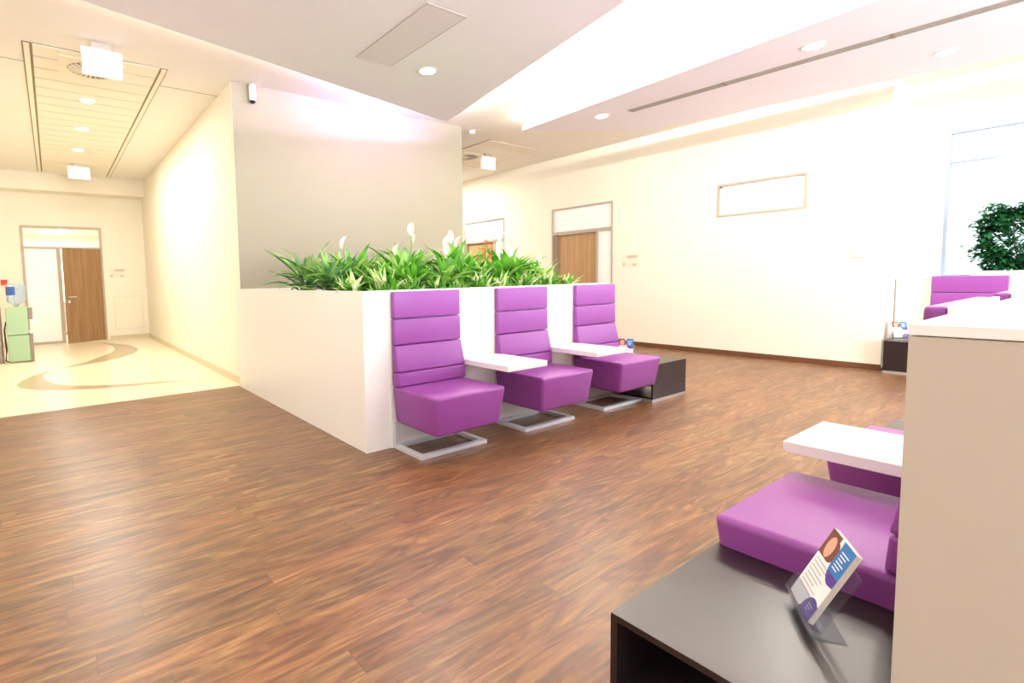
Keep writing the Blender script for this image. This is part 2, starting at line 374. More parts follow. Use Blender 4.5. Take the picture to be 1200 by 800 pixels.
# --- corridor end door: transom, frosted side light, open leaf
t = bpy.data.objects.new('door_3', None); C.objects.link(t); t.location = (dx0, YE, 0); t['kind'] = 'structure'
W_ = dx1-dx0; f = 0.05; zt = 2.10; xm = 0.62
obj('frame', B((0, f, -0.02, 0.08, 0, dz), (W_-f, W_, -0.02, 0.08, 0, dz), (f, W_-f, -0.02, 0.08, dz-f, dz), (f, W_-f, -0.02, 0.08, zt, zt+0.045), (xm, xm+0.07, -0.02, 0.08, 0, zt), (f, xm, -0.02, 0.08, 0, 0.05)), M_frame, t)
obj('transom_pane', B((f, W_-f, 0.02, 0.026, zt+0.045, dz-f)), M_glass, t)
obj('side_pane', B((f, xm, 0.02, 0.03, 0.05, zt)), M_frost_glare, t)
lf = bpy.data.objects.new('leaf', bpy.data.meshes.new('leaf'))
bm = B((-0.80, 0, -0.02, 0.02, 0.01, zt-0.005)); lf = obj('leaf', bm, M_door, t)
lf.location = (W_-f, -0.03, 0); lf.rotation_euler = (0, 0, R(26))
bm = bmesh.new()
tube(bm, [(-0.74, -0.02, 1.03), (-0.74, -0.065, 1.03), (-0.72, -0.07, 1.03), (-0.61, -0.07, 1.03)], 0.01)
box(bm, -0.76, -0.72, -0.028, -0.02, 0.90, 0.96)
obj('handle', bm, M_steel, lf, smooth=True)

# ------------------------------------------------------------------ planter and partitions
PLX0, PLX1, PLY0, PLY1, PLZ = 1.821, 4.73, 3.262, 6.385, 1.198
t = thing('planter', 'long white waist-high planter box filled with leafy plants behind the purple chairs', 'planter', (PLX0, PLY0, 0))
dx, dy = PLX1-PLX0, PLY1-PLY0; th = 0.03
obj('body', B((0, dx, 0, th, 0, PLZ), (0, dx, dy-th, dy, 0, PLZ), (0, th, th, dy-th, 0, PLZ), (dx-th, dx, th, dy-th, 0, PLZ)), M_white, t)
obj('soil', B((th, dx-th, th, dy-th, 1.05, 1.12)), M_soil, t)

PY = 0.258; PX = 1.345; PZ = 1.175
t = thing('partition', 'tall plain cream partition block with white top, right foreground', 'partition', (PX, PY, 0))
obj('body', B((0, 5.2, -0.62, 0, 0, PZ-0.024)), M_part, t)
obj('top', B((-0.003, 5.2, -0.625, 0.0, PZ-0.022, PZ), bev=0.002), M_white, t)

# ------------------------------------------------------------------ chairs
def cushion(bm, x0, x1, prof, zb, bulge=0.012):
    """upholstered pad: prof = (y_front at bottom, y_front at top), back at y=-0.018"""
    pass
def make_chair(label, group):
    t = thing('lounge_chair', label, 'chair', group=group)
    W = 0.64
    obj('mounting_panel', B((-0.012, W+0.0, -0.014, 0.0, 0.0, 1.188)), M_white, t)
    # four stacked back pads, leaning slightly forward towards the seat
    zz = [0.478, 0.585, 0.785, 0.983, 1.19]; yf = [-0.118, -0.108, -0.066, -0.062, -0.060]
    for i in range(4):
        bm = bmesh.new()
        z0, z1 = zz[i]+0.002, zz[i+1]-0.002
        ya, yb = yf[i], yf[i+1]
        if i == 1: ya, yb = -0.104, -0.066
        if i == 0: ya, yb = -0.110, -0.102
        vs = box(bm, 0, W, -0.06, -0.015, z0, z1)
        for v in vs:
            if v.co.y < -0.03: v.co.y = ya if v.co.z < (z0+z1)/2 else yb
            if i <= 1: v.co.x += (0.012 if v.co.x > W/2 else 0)*(1 if v.co.z < 0.7 else 0)
        es = [e for e in bm.edges]
        bmesh.ops.bevel(bm, geom=es, offset=0.013, segments=3, profile=0.6, affect='EDGES')
        obj('back_pad', bm, M_purple, t, smooth=True)
    # seat: deep block, front and sides tapering under
    bm = bmesh.new()
    a = 0.565
    vs = box(bm, -0.005, W+0.012, -a, -0.016, 0.192, 0.478)
    for v in vs:
        if v.co.z < 0.3:
            v.co.x += 0.03 if v.co.x < 0.3 else -0.03
            if v.co.y < -0.3: v.co.y += 0.04
    # slight crown on the front edge
    bmesh.ops.bevel(bm, geom=list(bm.edges), offset=0.026, segments=4, profile=0.5, affect='EDGES')
    obj('seat', bm, M_purple, t, smooth=True)
    # floor loop of flat steel bar with two rear uprights
    L = 0.375; bw = 0.045; h = 0.03
    fr = obj('base_frame', B((0, bw, -L, -0.016, 0, h), (W-0.01-bw, W-0.01, -L, -0.016, 0, h), (bw, W-0.01-bw, -L, -L+bw, 0, h), (bw, W-0.01-bw, -0.016-0.03, -0.016, 0, h), bev=0.002, seg=1), M_steel, t)
    for x in (0.0, W-0.01-bw):
        obj('upright', B((x, x+bw, -0.046, -0.016, h, 0.195)), M_steel, fr)
    return t
G1 = 'purple chairs along the planter'
ch = make_chair('purple leather high-backed chair, leftmost of the row before the white planter', G1)
ch.location = (2.047, PLY0, 0)
dup(ch, (3.107, PLY0, 0), 0, 'purple leather high-backed chair in the middle of the planter row, between two white tables', G1)
dup(ch, (4.166, PLY0, 0), 0, 'purple leather high-backed chair farthest right before the planter, beside the dark box table', G1)
dup(ch, (PLX1+0.012, 3.335, 0), R(90), 'purple chair at the far end of the planter, almost hidden behind the third chair', G1)
G2 = 'purple chairs along the cream partition'
c1 = dup(ch, (1.765+0.64, PY, 0), R(180), 'nearest purple leather chair, its broad seat beside the leaflet stand', G2)
c2 = dup(ch, (2.795+0.64, PY, 0), R(180), 'purple chair behind the near white side table, mostly hidden by the partition', G2)
c1.scale = c2.scale = (1, 0.955, 1)
dup(ch, (XB-0.016, 1.53, 0), R(-90), 'purple chair under the big window, its headrest showing above the partition top', 'chair below the window')

# white side tables fixed between the chairs
def make_table(label, group):
    t = thing('side_table', label, 'table', group=group)
    obj('tabletop', B((0, 0.43, -0.585, -0.002, 0.58, 0.622), bev=0.002, seg=1), M_white, t)
    obj('bracket', B((0.02, 0.41, -0.010, -0.002, 0.54, 0.58)), M_white, t)
    return t
tb = make_table('white side table between the first and second planter chairs', 'white side tables')
tb.location = (2.70, PLY0, 0)
dup(tb, (3.755, PLY0, 0), 0, 'white side table between the second and third planter chairs', 'white side tables')
tbn = dup(tb, (2.29+0.43, PY, 0), R(180), 'large-looking white side table on the right, jutting from the partition above the near purple seat', 'white side tables')

tbn.scale = (1, 0.90, 1)

# dark box tables (open at both ends, shelf inside, aluminium plinth)
def make_boxtable(label, depth=0.49):
    t = thing('box_table', label, 'table')
    W, H, p = 0.63, 0.378, 0.018
    obj('shell', B((0, W, -depth, -0.002, H-p, H), (0, W, -depth, -0.002, 0.03, 0.03+p), (0, W, -depth, -depth+p, 0.03+p, H-p), (0, W, -0.002-p, -0.002, 0.03+p, H-p)), M_black, t)
    obj('shelf', B((0.01, W-0.01, -depth+p, -0.002-p, 0.16, 0.175)), M_blackin, t)
    obj('plinth', B((0.0, W, -depth+0.002, -0.02, 0, 0.03)), M_alu, t)
    return t
bt = make_boxtable('dark wood open box table at the right end of the planter row')
bt.location = (4.812, PLY0+0.005, 0)
b2 = dup(bt, (1.17+0.62, PY-0.0, 0), R(180), 'large dark open box table in the foreground with a leaflet stand on top')
b2.scale = (0.62/0.63, 0.527/0.49, 1)
b4 = dup(bt, (3.46+0.63, PY, 0), R(180), 'dark box table beyond the second purple seat by the partition, top shining pale blue')
b4.scale = (1, 0.56/0.49, 1)
b3 = dup(bt, (XB-0.016, 1.80+0.03, 0), R(-90), 'dark box table in the corner under the window bay')
b3.scale = (0.3/0.63, 0.62/0.49, 1.06)

# ------------------------------------------------------------------ leaflet stands
def make_stand(label):
    """clear acrylic holder; local: page faces -Y, leaning back; base on z=0"""
    t = thing('leaflet_holder', label, 'leaflet holder')
    bm = bmesh.new(); lean = Matrix.Rotation(R(-26), 4, 'X')
    box(bm, -0.09, 0.09, 0.0, 0.003, 0.0, 0.17, M=lean)                     # back plate
    box(bm, -0.09, 0.09, -0.035, -0.032, 0.0, 0.05, M=lean)                 # front lip
    box(bm, -0.09, 0.09, -0.035, 0.003, -0.003, 0.0, M=lean)                # trough floor
    box(bm, -0.09, -0.087, -0.032, 0.0, 0.0, 0.05, M=lean)
    for v in bm.verts: v.co.z += 0.018
    box(bm, -0.09, 0.09, -0.02, 0.055, 0.0, 0.003)                           # foot
    obj('acrylic_body', bm, M_acryl, t)
    return t
def make_leaflet(label, printed=True, group=None, thick=0.0016):
    """flat card standing on z=0, facing -Y; 0.148 x 0.21"""
    w2, h = 0.074, 0.21
    if not printed:
        o = obj('leaflet', B((-w2, w2, 0, thick, 0, h)), M_paper); return tag(o, label, 'leaflet', group)
    t = thing('leaflet', label, 'leaflet', group=group)
    obj('sheet', B((-w2, w2, 0, thick, 0, h)), M_paper, t)
    e = 0.0004
    def flat(name, pts, m_, k=1):
        bm = bmesh.new(); vs = [bm.verts.new((x, -e*k, z)) for x, z in pts]; f_ = bm.faces.new(vs)
        r = bmesh.ops.extrude_face_region(bm, geom=[f_]); bmesh.ops.translate(bm, vec=(0, e*0.8, 0), verts=[v for v in r['geom'] if isinstance(v, bmesh.types.BMVert)])
        return obj(name, bm, m_, t)
    def arc(cx, cz, rx, rz, a0, a1, n=14): return [(cx+rx*math.cos(R(a0+(a1-a0)*i/n)), cz+rz*math.sin(R(a0+(a1-a0)*i/n))) for i in range(n+1)]
    flat('portrait_patch', [(-w2, 0.135)]+[(-0.03, 0.135)]+arc(-0.012, 0.165, 0.022, 0.03, -90, 90, 6)+[(-0.012, h), (-w2, h)], M_hair)
    flat('portrait_face', arc(-0.036, 0.168, 0.021, 0.03, 0, 360, 20)[:-1], M_skin, 2)
    flat('blue_field', [(w2, h), (0.004, h)]+arc(0.045, 0.155, 0.041, 0.055, 160, 270, 8)+[(w2, 0.105)], M_blue)
    flat('violet_field', arc(0.050, 0.133, 0.040, 0.032, 190, 300, 8)+[(w2, 0.128)], M_violet, 2)
    flat('violet_disc', [(w2, 0), (0.0, 0)]+[p for p in arc(0.048, 0.006, 0.04, 0.046, 176, 60, 10)]+[(w2, 0.045)], M_violet)
    bm = bmesh.new()
    for i in range(6): box(bm, 0.02, 0.062-0.007*(i % 3), -3*e, -2*e, 0.185-i*0.009, 0.188-i*0.009)
    obj('white_lettering', bm, M_paper, t)
    bm = bmesh.new()
    for i in range(3): box(bm, 0.03, 0.06-0.008*i, -3*e, -2*e, 0.030-i*0.008, 0.032-i*0.008)
    obj('white_lettering', bm, M_paper, t)
    bm = bmesh.new()
    for i in range(8):
        box(bm, -0.06, 0.03-0.012*(i % 3), -2*e, -e, 0.122-i*0.0115, 0.1245-i*0.0115)
    obj('grey_lettering', bm, M_print, t)
    return t
SB = Vector((1.555, 0.462, 0.378)); SA = R(212)
# local -Y (page normal) must point to (-.53,.85)
SA = math.atan2(0.85, -0.53) + math.pi/2
st = make_stand('clear acrylic leaflet holder on the foreground dark table'); st.location = SB; st.rotation_euler = (0, 0, SA)
lf0 = make_leaflet('front leaflet in the near clear holder, with portrait, blue field and violet disc', True)
def place_leaf(o, k, base, ang, dz=0.02):
    Mx = Matrix.Translation(base) @ Matrix.Rotation(ang, 4, 'Z') @ Matrix.Translation((0, 0, dz)) @ Matrix.Rotation(R(-26), 4, 'X') @ Matrix.Translation((0.0, -0.026+0.0019*k, 0.001))
    o.matrix_world = Mx
place_leaf(lf0, 0, SB, SA)
pl = make_leaflet('plain white edge of a leaflet stacked behind the front one in the near holder', False, 'leaflets stacked in the near holder', 0.0016)
for k in range(1, 7):
    o = pl if k == 1 else pl.copy()
    if k > 1: C.objects.link(o)
    place_leaf(o, k, SB, SA)
# far holders
for base, ang, l1, l2 in (((4.90, 3.14, 0.378), R(-62), 'tiny clear leaflet holder on the dark box table behind the third planter chair', 'white leaflet in the holder behind the third planter chair'),
                          ((8.60, 1.72, 0.401), R(-55), 'small clear leaflet holder on the dark table in the window corner', 'leaflet with blue heading in the window corner holder')):
    s2 = dup(st, base, ang, l1)
    l = dup(lf0, (0, 0, 0), 0, l2); place_leaf(l, 0, Vector(base), ang)

# ------------------------------------------------------------------ plants
def leaf(bm, base, az, length, width, rise, droop, seg=7, mi=0, fold=0.25, rng=random):
    """arched lanceolate blade"""
    d = Vector((math.cos(az), math.sin(az), 0)); side = Vector((-math.sin(az), math.cos(az), 0))
    p = Vector(base); ang = rise; rows = []
    for i in range(seg+1):
        s = i/seg
        wd = width*math.sin(math.pi*min(1, (s*0.92+0.06)))**0.8*(1-0.25*s)
        if i == seg: wd = 0.0006
        nrm = (-d*math.sin(ang)+Vector((0, 0, 1))*math.cos(ang))
        rows.append((bm.verts.new(p-side*wd/2+nrm*wd*fold), bm.verts.new(p), bm.verts.new(p+side*wd/2+nrm*wd*fold)))
        st_ = length/seg
        p = p+(d*math.cos(ang)+Vector((0, 0, 1))*math.sin(ang))*st_
        ang -= droop/seg
    for a, b in zip(rows, rows[1:]):
        for k in (0, 1):
            f_ = bm.faces.new((a[k], a[k+1], b[k+1], b[k])); f_.material_index = mi; f_.smooth = True
def leafmat(name, c1, c2, sc=6, rough=0.4):
    mm = bpy.data.materials.new(name); mm.use_nodes = True; nt = mm.node_tree; b = nt.nodes['Principled BSDF']
    tc = nt.nodes.new('ShaderNodeTexCoord'); nz = nt.nodes.new('ShaderNodeTexNoise'); nz.inputs['Scale'].default_value = sc; nz.inputs['Detail'].default_value = 2
    cr = nt.nodes.new('ShaderNodeValToRGB'); cr.color_ramp.elements[0].position = 0.35; cr.color_ramp.elements[1].position = 0.65
    cr.color_ramp.elements[0].color = (*c1, 1); cr.color_ramp.elements[1].color = (*c2, 1)
    nt.links.new(tc.outputs['Object'], nz.inputs['Vector']); nt.links.new(nz.outputs['Fac'], cr.inputs['Fac']); nt.links.new(cr.outputs['Color'], b.inputs['Base Color'])
    b.inputs['Roughness'].default_value = rough
    tr = nt.nodes.new('ShaderNodeBsdfTranslucent'); nt.links.new(cr.outputs['Color'], tr.inputs['Color'])
    ms = nt.nodes.new('ShaderNodeMixShader'); ms.inputs[0].default_value = 0.3
    nt.links.new(b.outputs[0], ms.inputs[1]); nt.links.new(tr.outputs[0], ms.inputs[2]); nt.links.new(ms.outputs[0], nt.nodes['Material Output'].inputs['Surface'])
    return mm
M_lily = leafmat('lily_leaf', lin(54, 128, 30), lin(118, 190, 60))
M_lily2 = leafmat('lily_leaf_light', lin(120, 180, 66), lin(190, 225, 130))
M_drac = leafmat('dracaena_leaf', lin(58, 120, 70), lin(150, 196, 140), 10)
M_pale = leafmat('variegated_leaf', lin(188, 214, 118), lin(245, 246, 205), 22)
M_spathe = leafmat('white_spathe', lin(232, 236, 214), lin(250, 250, 240), 6)
M_bush = leafmat('ficus_leaf', lin(24, 78, 46), lin(62, 134, 80), 8, 0.3)
M_stem = mat('green_stem', lin(120, 160, 80), 0.6)
M_twig = mat('brown_twig', lin(176, 110, 66), 0.7)

def plant_mesh(kind, seed):
    rg = random.Random(seed); bm = bmesh.new()
    if kind == 'lily':
        for i in range(40):
            az = rg.uniform(0, 6.283); L_ = rg.uniform(0.28, 0.50)
            leaf(bm, (rg.uniform(-.05, .05), rg.uniform(-.05, .05), 0), az, L_, rg.uniform(0.055, 0.095), R(rg.uniform(55, 89)), R(rg.uniform(25, 110)), 7, rg.choice((0, 0, 1)), 0.2)
        return bm, [M_lily, M_lily2]
    if kind == 'drac':
        for i in range(60):
            az = rg.uniform(0, 6.283); L_ = rg.uniform(0.28, 0.48)
            leaf(bm, (rg.uniform(-.03, .03), rg.uniform(-.03, .03), rg.uniform(0, .12)), az, L_, rg.uniform(0.034, 0.055), R(rg.uniform(25, 88)), R(rg.uniform(20, 80)), 7, rg.choice((0, 0, 1)), 0.3)
        return bm, [M_drac, M_lily2]
    if kind == 'edge':
        for i in range(54):
            az = rg.uniform(0, 6.283); L_ = rg.uniform(0.10, 0.27)
            leaf(bm, (rg.uniform(-.07, .07), rg.uniform(-.04, .04), 0), az, L_, rg.uniform(0.02, 0.042), R(rg.uniform(50, 89)), R(rg.uniform(10, 80)), 5, 1 if (L_ > 0.20 and rg.random() < 0.55) else 0, 0.25)
        return bm, [M_lily, M_pale]
    if kind == 'grass':
        for i in range(70):
            az = rg.uniform(0, 6.283); L_ = rg.uniform(0.08, 0.17)
            leaf(bm, (rg.uniform(-.08, .08), rg.uniform(-.03, .03), 0), az, L_, rg.uniform(0.010, 0.018), R(rg.uniform(40, 88)), R(rg.uniform(20, 100)), 5, rg.choice((0, 0, 1)), 0.25)
        return bm, [M_lily, M_lily2]
def spathe(parent, loc, az, h):
    bm = bmesh.new(); x, y, z = loc
    tube(bm, [(x, y, z), (x+0.02*math.cos(az), y+0.02*math.sin(az), z+h*0.6), (x+0.05*math.cos(az), y+0.05*math.sin(az), z+h)], 0.003, 5)
    s = obj('flower_stalk', bm, M_stem, parent)
    bm = bmesh.new(); leaf(bm, (x+0.05*math.cos(az), y+0.05*math.sin(az), z+h-0.01), az+2.5, 0.11, 0.062, R(80), R(25), 6, 0, 0.45)
    obj('spathe', bm, M_spathe, s)
SOIL = 1.121
protos = {}
def plant(kind, seed, x, y, s, name, label, group=None, flowers=()):
    key = (kind, seed)
    t = thing(name, label, 'plant', (x, y, SOIL), random.uniform(0, 6.28), group)
    if key in protos:
        o = bpy.data.objects.new('foliage', protos[key]); C.objects.link(o); o.parent = t
    else:
        bm, ms = plant_mesh(kind, seed); o = obj('foliage', bm, None, t, mats=ms); protos[key] = o.data
    for (a, h) in flowers: spathe(t, (0.03*math.cos(a), 0.03*math.sin(a), 0), a, h)
    t.scale = (s, s, s)
    return t
FL = 'peace lilies in the white planter'
lil = [  # x, y, scale, label tail, flowers
 (2.30, 4.30, 1.15, 'at the left of the planter with one white bloom', [(1.0, .40)]),
 (2.55, 3.90, 1.05, 'left of the first chair headrest, arching low over the rim', [(3.0, .36)]),
 (2.92, 4.30, 1.35, 'above the first chair headrest with tall white blooms', [(0.5, .44), (2.6, .40)]),
 (2.88, 3.66, 0.98, 'low in front above the right corner of the first headrest', [(4.0, .38)]),
 (3.30, 3.98, 1.30, 'tallest, in the gap between first and second chairs', [(2.0, .44), (4.4, .40), (5.5, .36)]),
 (3.68, 4.35, 1.25, 'behind the thin brown twigs', [(1.2, .40)]),
 (3.66, 3.70, 1.00, 'just left of the second chair headrest', [(3.4, .40), (5.0, .37)]),
 (4.05, 4.05, 1.25, 'above the second chair headrest with dense dark leaves', [(0.2, .42), (3.0, .38)]),
 (4.45, 4.40, 1.15, 'behind, above the right corner of the second headrest', [(2.2, .42)]),
 (4.14, 3.66, 0.85, 'small one near the right end of the foliage', [(1.4, .36)]),
]
for i, (x, y, s, l, fls) in enumerate(lil):
    plant('lily', i % 4, x, y, s, 'peace_lily', 'green peace lily ' + l, FL, fls)
for i, (x, y, s) in enumerate([(2.22, 3.72, .8), (2.50, 3.62, .8), (2.72, 4.02, 1.0), (3.12, 3.66, .85), (3.34, 3.66, .85), (3.50, 4.05, 1.05), (3.86, 3.68, .85), (3.90, 4.45, 1.15), (4.24, 4.05, 1.0), (2.55, 4.62, 1.15), (3.15, 4.65, 1.2)]):
    plant('lily', (i+1) % 4, x, y, s, 'peace_lily', 'plain green leafy peace lily without flowers filling in between the blooming ones', 'plain peace lilies', [])
for i, (x, y, s, l) in enumerate([(2.12, 4.95, 1.2, 'spiky bluish-green plant at the far left of the planter, leaves over the edge'), (2.06, 4.30, 0.95, 'spiky green plant second from left, in front of the beige wall'), (2.50, 4.85, 1.1, 'spiky bluish-green plant behind the left lilies')]):
    plant('drac', 20+i % 2, x, y, s, 'dracaena', l)
n = 0
for row, (yy, x0, x1, step) in enumerate(((3.40, 2.0, 4.25, 0.15), (3.53, 2.2, 4.28, 0.24))):
    x = x0
    while x < x1:
        kind = 'grass' if row == 0 else 'edge'
        if x > 2.9 and row == 0 and n % 2: kind = 'edge'
        plant(kind, 40+n % 4, x+random.uniform(-.02, .02), yy, random.uniform(0.9, 1.1), 'edging_plant' if kind == 'grass' else 'variegated_plant',
              'small fine-leaved green plant along the front rim of the white planter' if kind == 'grass' else 'low plant with creamy yellow leaf tips along the front of the white planter',
              'fine-leaved edging plants' if kind == 'grass' else 'creamy-tipped plants in the planter')
        n += 1; x += step
for k in range(3):
    plant('edge', 40+k % 4, 1.98+0.06*k, 3.68+0.24*k, 1.0, 'variegated_plant', 'low plant with creamy yellow leaf tips along the front of the white planter', 'creamy-tipped plants in the planter')
# brown orchid-like twigs
bm = bmesh.new()
rg = random.Random(3)
for k in range(3):
    pts = [(0, 0, 0)]; x = y = 0
    for i in range(1, 9):
        x += rg.uniform(-.012, .03)*(1 if k else 1.4); y += rg.uniform(-.015, .015); pts.append((x+0.05*k, y, i*0.068))
    tube(bm, pts, 0.0045, 6)
    for i in (4, 5, 6, 7):
        px, py, pz = pts[i]; tube(bm, [(px, py, pz), (px+rg.uniform(-.04, .04), py, pz+0.035), (px+rg.uniform(-.05, .05), py, pz+0.04)], 0.006, 6)
tw = tag(obj('dried_twigs', bm, M_twig), 'thin reddish-brown twigs standing up among the lilies', 'plant'); tw.location = (3.42, 3.80, SOIL)

# bush on the window sill
def bush(loc, rx, ry, rz_, n, name, label):
    t = thing(name, label, 'plant', loc)
    rg = random.Random(11)
    obj('trough', B((-0.10, 0.10, -ry*0.85, ry*0.85, 0, 0.07), bev=0.006), M_white, t)
    bm = bmesh.new()
    for i in range(9):
        a = rg.uniform(-ry*.6, ry*.6); tube(bm, [(0, a*0.6, 0.12), (rg.uniform(-.05, .05), a*0.8, 0.35), (rg.uniform(-.05, .05), a, 0.35+rz_*0.9)], 0.007, 5)
    obj('stem', bm, M_twig, t)
    bm = bmesh.new()
    lobes = [(0, -0.3, .50, .62), (0, 0.22, .46, .40), (0, 0.05, .62, .5), (0.02, -0.15, .30, .5), (0.0, 0.42, .30, .30), (-.02, .1, .30, .42), (0, -0.55, .45, .6)]
    k = 0
    while k < n:
        u = [rg.gauss(0, 1) for _ in range(3)]; q = math.sqrt(sum(c*c for c in u)); rr = rg.uniform(0.55, 1.0)**0.5
        sg = lambda v: math.copysign(abs(v)**0.75, v)
        p = Vector((u[0]/q*rx*rr, sg(u[1]/q)*ry*rr, sg(u[2]/q)*rz_*rr))
        # lumpy outline
        lump = 0.86+0.14*math.sin(p.y*17+1)*math.cos(p.z*15)
        p *= lump; p.z += rz_*0.86
        if p.z < 0.02: p.z = rg.uniform(0.02, 0.2)
        
        leaf(bm, p, rg.uniform(0, 6.283), rg.uniform(0.07, 0.11), rg.uniform(0.04, 0.06), R(rg.uniform(-20, 50)), R(60), 3, 0, 0.15); k += 1
    for i in range(14):   # loose trailing sprigs on the left side
        y = ry*rg.uniform(0.98, 1.16); z = rg.uniform(0.05, 0.7)*rz_
        leaf(bm, (rg.uniform(-.05, .05), y, z+0.05), rg.uniform(0, 6.28), 0.07, 0.035, R(20), R(60), 3, 0, 0.15)
    obj('foliage', bm, M_bush, t)
    return t
bush((9.175, 0.72, 1.172), 0.15, 0.58, 0.50, 4500, 'ficus_bush', 'dense dark green bush on the sill before the big window')

# ------------------------------------------------------------------ ceiling fittings
def downlight(x, y, z, label, power, group='round recessed downlights', col=WARM, r=0.085):
    t = thing('downlight', label, 'ceiling light', (x, y, z), group=group)
    bm = bmesh.new(); lathe(bm, [(r+0.016, -0.006), (r+0.014, 0.0), (r-0.004, 0.0), (r-0.002, -0.006), (r+0.016, -0.006)][::-1], 28, cap=False)
    obj('trim_ring', bm, M_plastic, t, smooth=False)
    bm = bmesh.new(); cyl(bm, 0, 0, -0.005, -0.002, r-0.004, 28); obj('lens', bm, M_lens, t)
    if power:
        o = lamp('downlight_lamp', 'AREA', (0, 0, -0.012), power, col, r*1.8, spread=180); o.parent = t
    return t
PW = 26
downlight(3.343, 4.462, ZS, 'round downlight in the left lowered panel beside the square grille', PW)
downlight(6.27, 4.414, ZS, 'round downlight nearest the tip of the right lowered panel', PW)
downlight(6.144, 1.967, ZS, 'round downlight beside the linear vent, middle of the right panel', PW)
downlight(7.476, 1.264, ZS, 'round downlight in the right panel nearest the big window', PW)
downlight(0.52, 7.99, ZC-0.012, 'corridor downlight nearest the room', PW*1.1, 'corridor downlights')
downlight(0.517, 9.467, ZC-0.012, 'middle of the three corridor downlights', PW*1.1, 'corridor downlights')
downlight(0.52, 10.93, ZC-0.012, 'corridor downlight farthest away, near the far sign', PW*1.1, 'corridor downlights')
for x, y, l in ((0.4, 3.6, 'added unseen fill downlight in the left lowered panel above the open floor'), (-1.8, 2.2, 'added unseen fill downlight at the far left of the lowered panel'), (2.2, 0.6, 'added unseen fill downlight in the lowered panel above the foreground partition')):  # out-of-view fittings added as general fill
    downlight(x, y, ZS, l, PW*0.8)

for x, y, l in ((6.97, 9.6, 'added unseen fill downlight behind the beige wall, nearer one'), (6.97, 11.6, 'added unseen fill downlight behind the beige wall, farther one')):  # hidden fittings added to brighten the deep part of the right wall
    downlight(x, y, ZC-0.012, l, PW*3)

# cove light strips lying on the lowered panels
def cove(p0, p1, z, outward, power, col, name):
    p0 = Vector(p0); p1 = Vector(p1); d = p1-p0; L_ = d.length; mid = (p0+p1)/2
    zl = Vector((-outward[0]*0.5, -outward[1]*0.5, -0.86)).normalized()   # light's local +Z (shines along -Z)
    xl = Vector((d.x, d.y, 0)).normalized(); yl = zl.cross(xl).normalized()
    l = bpy.data.lights.new(name, 'AREA'); l.energy = power; l.color = col; l.shape = 'RECTANGLE'; l.size = L_; l.size_y = 0.05
    o = bpy.data.objects.new(name, l); C.objects.link(o)
    mm = Matrix((xl, yl, zl)).transposed().to_4x4(); mm.translation = Vector((mid.x, mid.y, z)); o.matrix_world = mm
# B left edge (outward = -X), strip 8 cm in from the edge
cove((6.02, 5.28, 0), (5.60, -1.5, 0), ZS+0.095, (0.15, 0), 420, (1.0, 0.97, 0.92), 'cove_light')
cove((4.50, 5.5, 0), (3.05, -0.6, 0), ZS+0.095, (1, -0.2), 200, (1.0, 0.96, 0.90), 'cove_light')
cove((4.45, 5.60, 0), (3.0, 5.30, 0), ZS+0.095, (-0.2, 1), 70, (0.70, 0.48, 1.0), 'cove_light')
cove((3.0, 5.30, 0), (-1.5, 4.32, 0), ZS+0.095, (-0.2, 1), 40, (0.95, 0.86, 0.88), 'cove_light')

# linear slot vent across the right panel
bm = bmesh.new()
p0 = Vector((6.404, 4.077)); p1 = Vector((6.62, -0.9)); d = (p1-p0).normalized(); nrm = Vector((-d.y, d.x)); L_ = (p1-p0).length
ang = math.atan2(d.y, d.x)
t = thing('slot_vent', 'long narrow grey slot vent running along the right lowered ceiling panel', 'vent', (p0.x, p0.y, ZS), ang)
obj('backing', B((0, L_, -0.06, 0.06, -0.002, 0.0)), mat('vent_slot', lin(192, 184, 182), 0.7), t)
for k in range(5):
    y = -0.055+k*0.0275; obj('rail', B((0, L_, y-0.004, y+0.004, -0.008, -0.002)), M_alu, t)
for x in (1.15, 2.6): obj('connector', B((x, x+0.03, -0.06, 0.06, -0.009, -0.003)), M_greyb, t)

# perforated rectangle in the left panel
M_perf = mat('perforated_panel', lin(230, 222, 227), 0.8)
t = thing('ceiling_grille', 'rectangular perforated grille panel flush in the left lowered ceiling panel', 'grille', (2.75, 3.97, ZS))
obj('perforated_sheet', B((-0.197, 0.197, -0.58, 0.58, -0.004, 0.0)), M_perf, t)
obj('frame', B((-0.205, -0.197, -0.588, 0.588, -0.006, 0), (0.197, 0.205, -0.588, 0.588, -0.006, 0), (-0.197, 0.197, -0.588, -0.58, -0.006, 0), (-0.197, 0.197, 0.58, 0.588, -0.006, 0)), mat('grille_edge', lin(200, 188, 182), 0.8), t)

# corridor tiled ceiling panel
tx0, tx1, ty0, ty1 = -0.10, 1.20, 6.42, 13.42
bxs = []; ny = 21; st_y = (ty1-ty0)/ny
struct('ceiling', B((tx0, tx1, ty0, ty1, ZC-0.006, ZC)), M_gap)
bm = bmesh.new()
g = 0.024
for j in range(ny):
    a, b = ty0+j*st_y+g/2, ty0+(j+1)*st_y-g/2
    if j in (0, 1, 2) and False: pass
    box(bm, tx0+g+0.06, tx1-g-0.06, a, b, ZC-0.012, ZC-0.006)
box(bm, tx0+0.012, tx0+0.06, ty0+g, ty1-g, ZC-0.012, ZC-0.006); box(bm, tx1-0.06, tx1-0.012, ty0+g, ty1-g, ZC-0.012, ZC-0.006)
struct('ceiling', bm, M_tile)
# second tiled panel, right of the beige block
bm = bmesh.new()
qx0, qx1, qy0, qy1 = 6.33, 7.62, 6.70, 13
struct('ceiling', B((qx0, qx1, qy0, qy1, ZC-0.006, ZC)), M_gap)
for j in range(18):
    a = qy0+j*0.35+g/2; box(bm, qx0+g, qx1-g, a, a+0.35-g, ZC-0.012, ZC-0.006)
struct('ceiling', bm, M_tile)

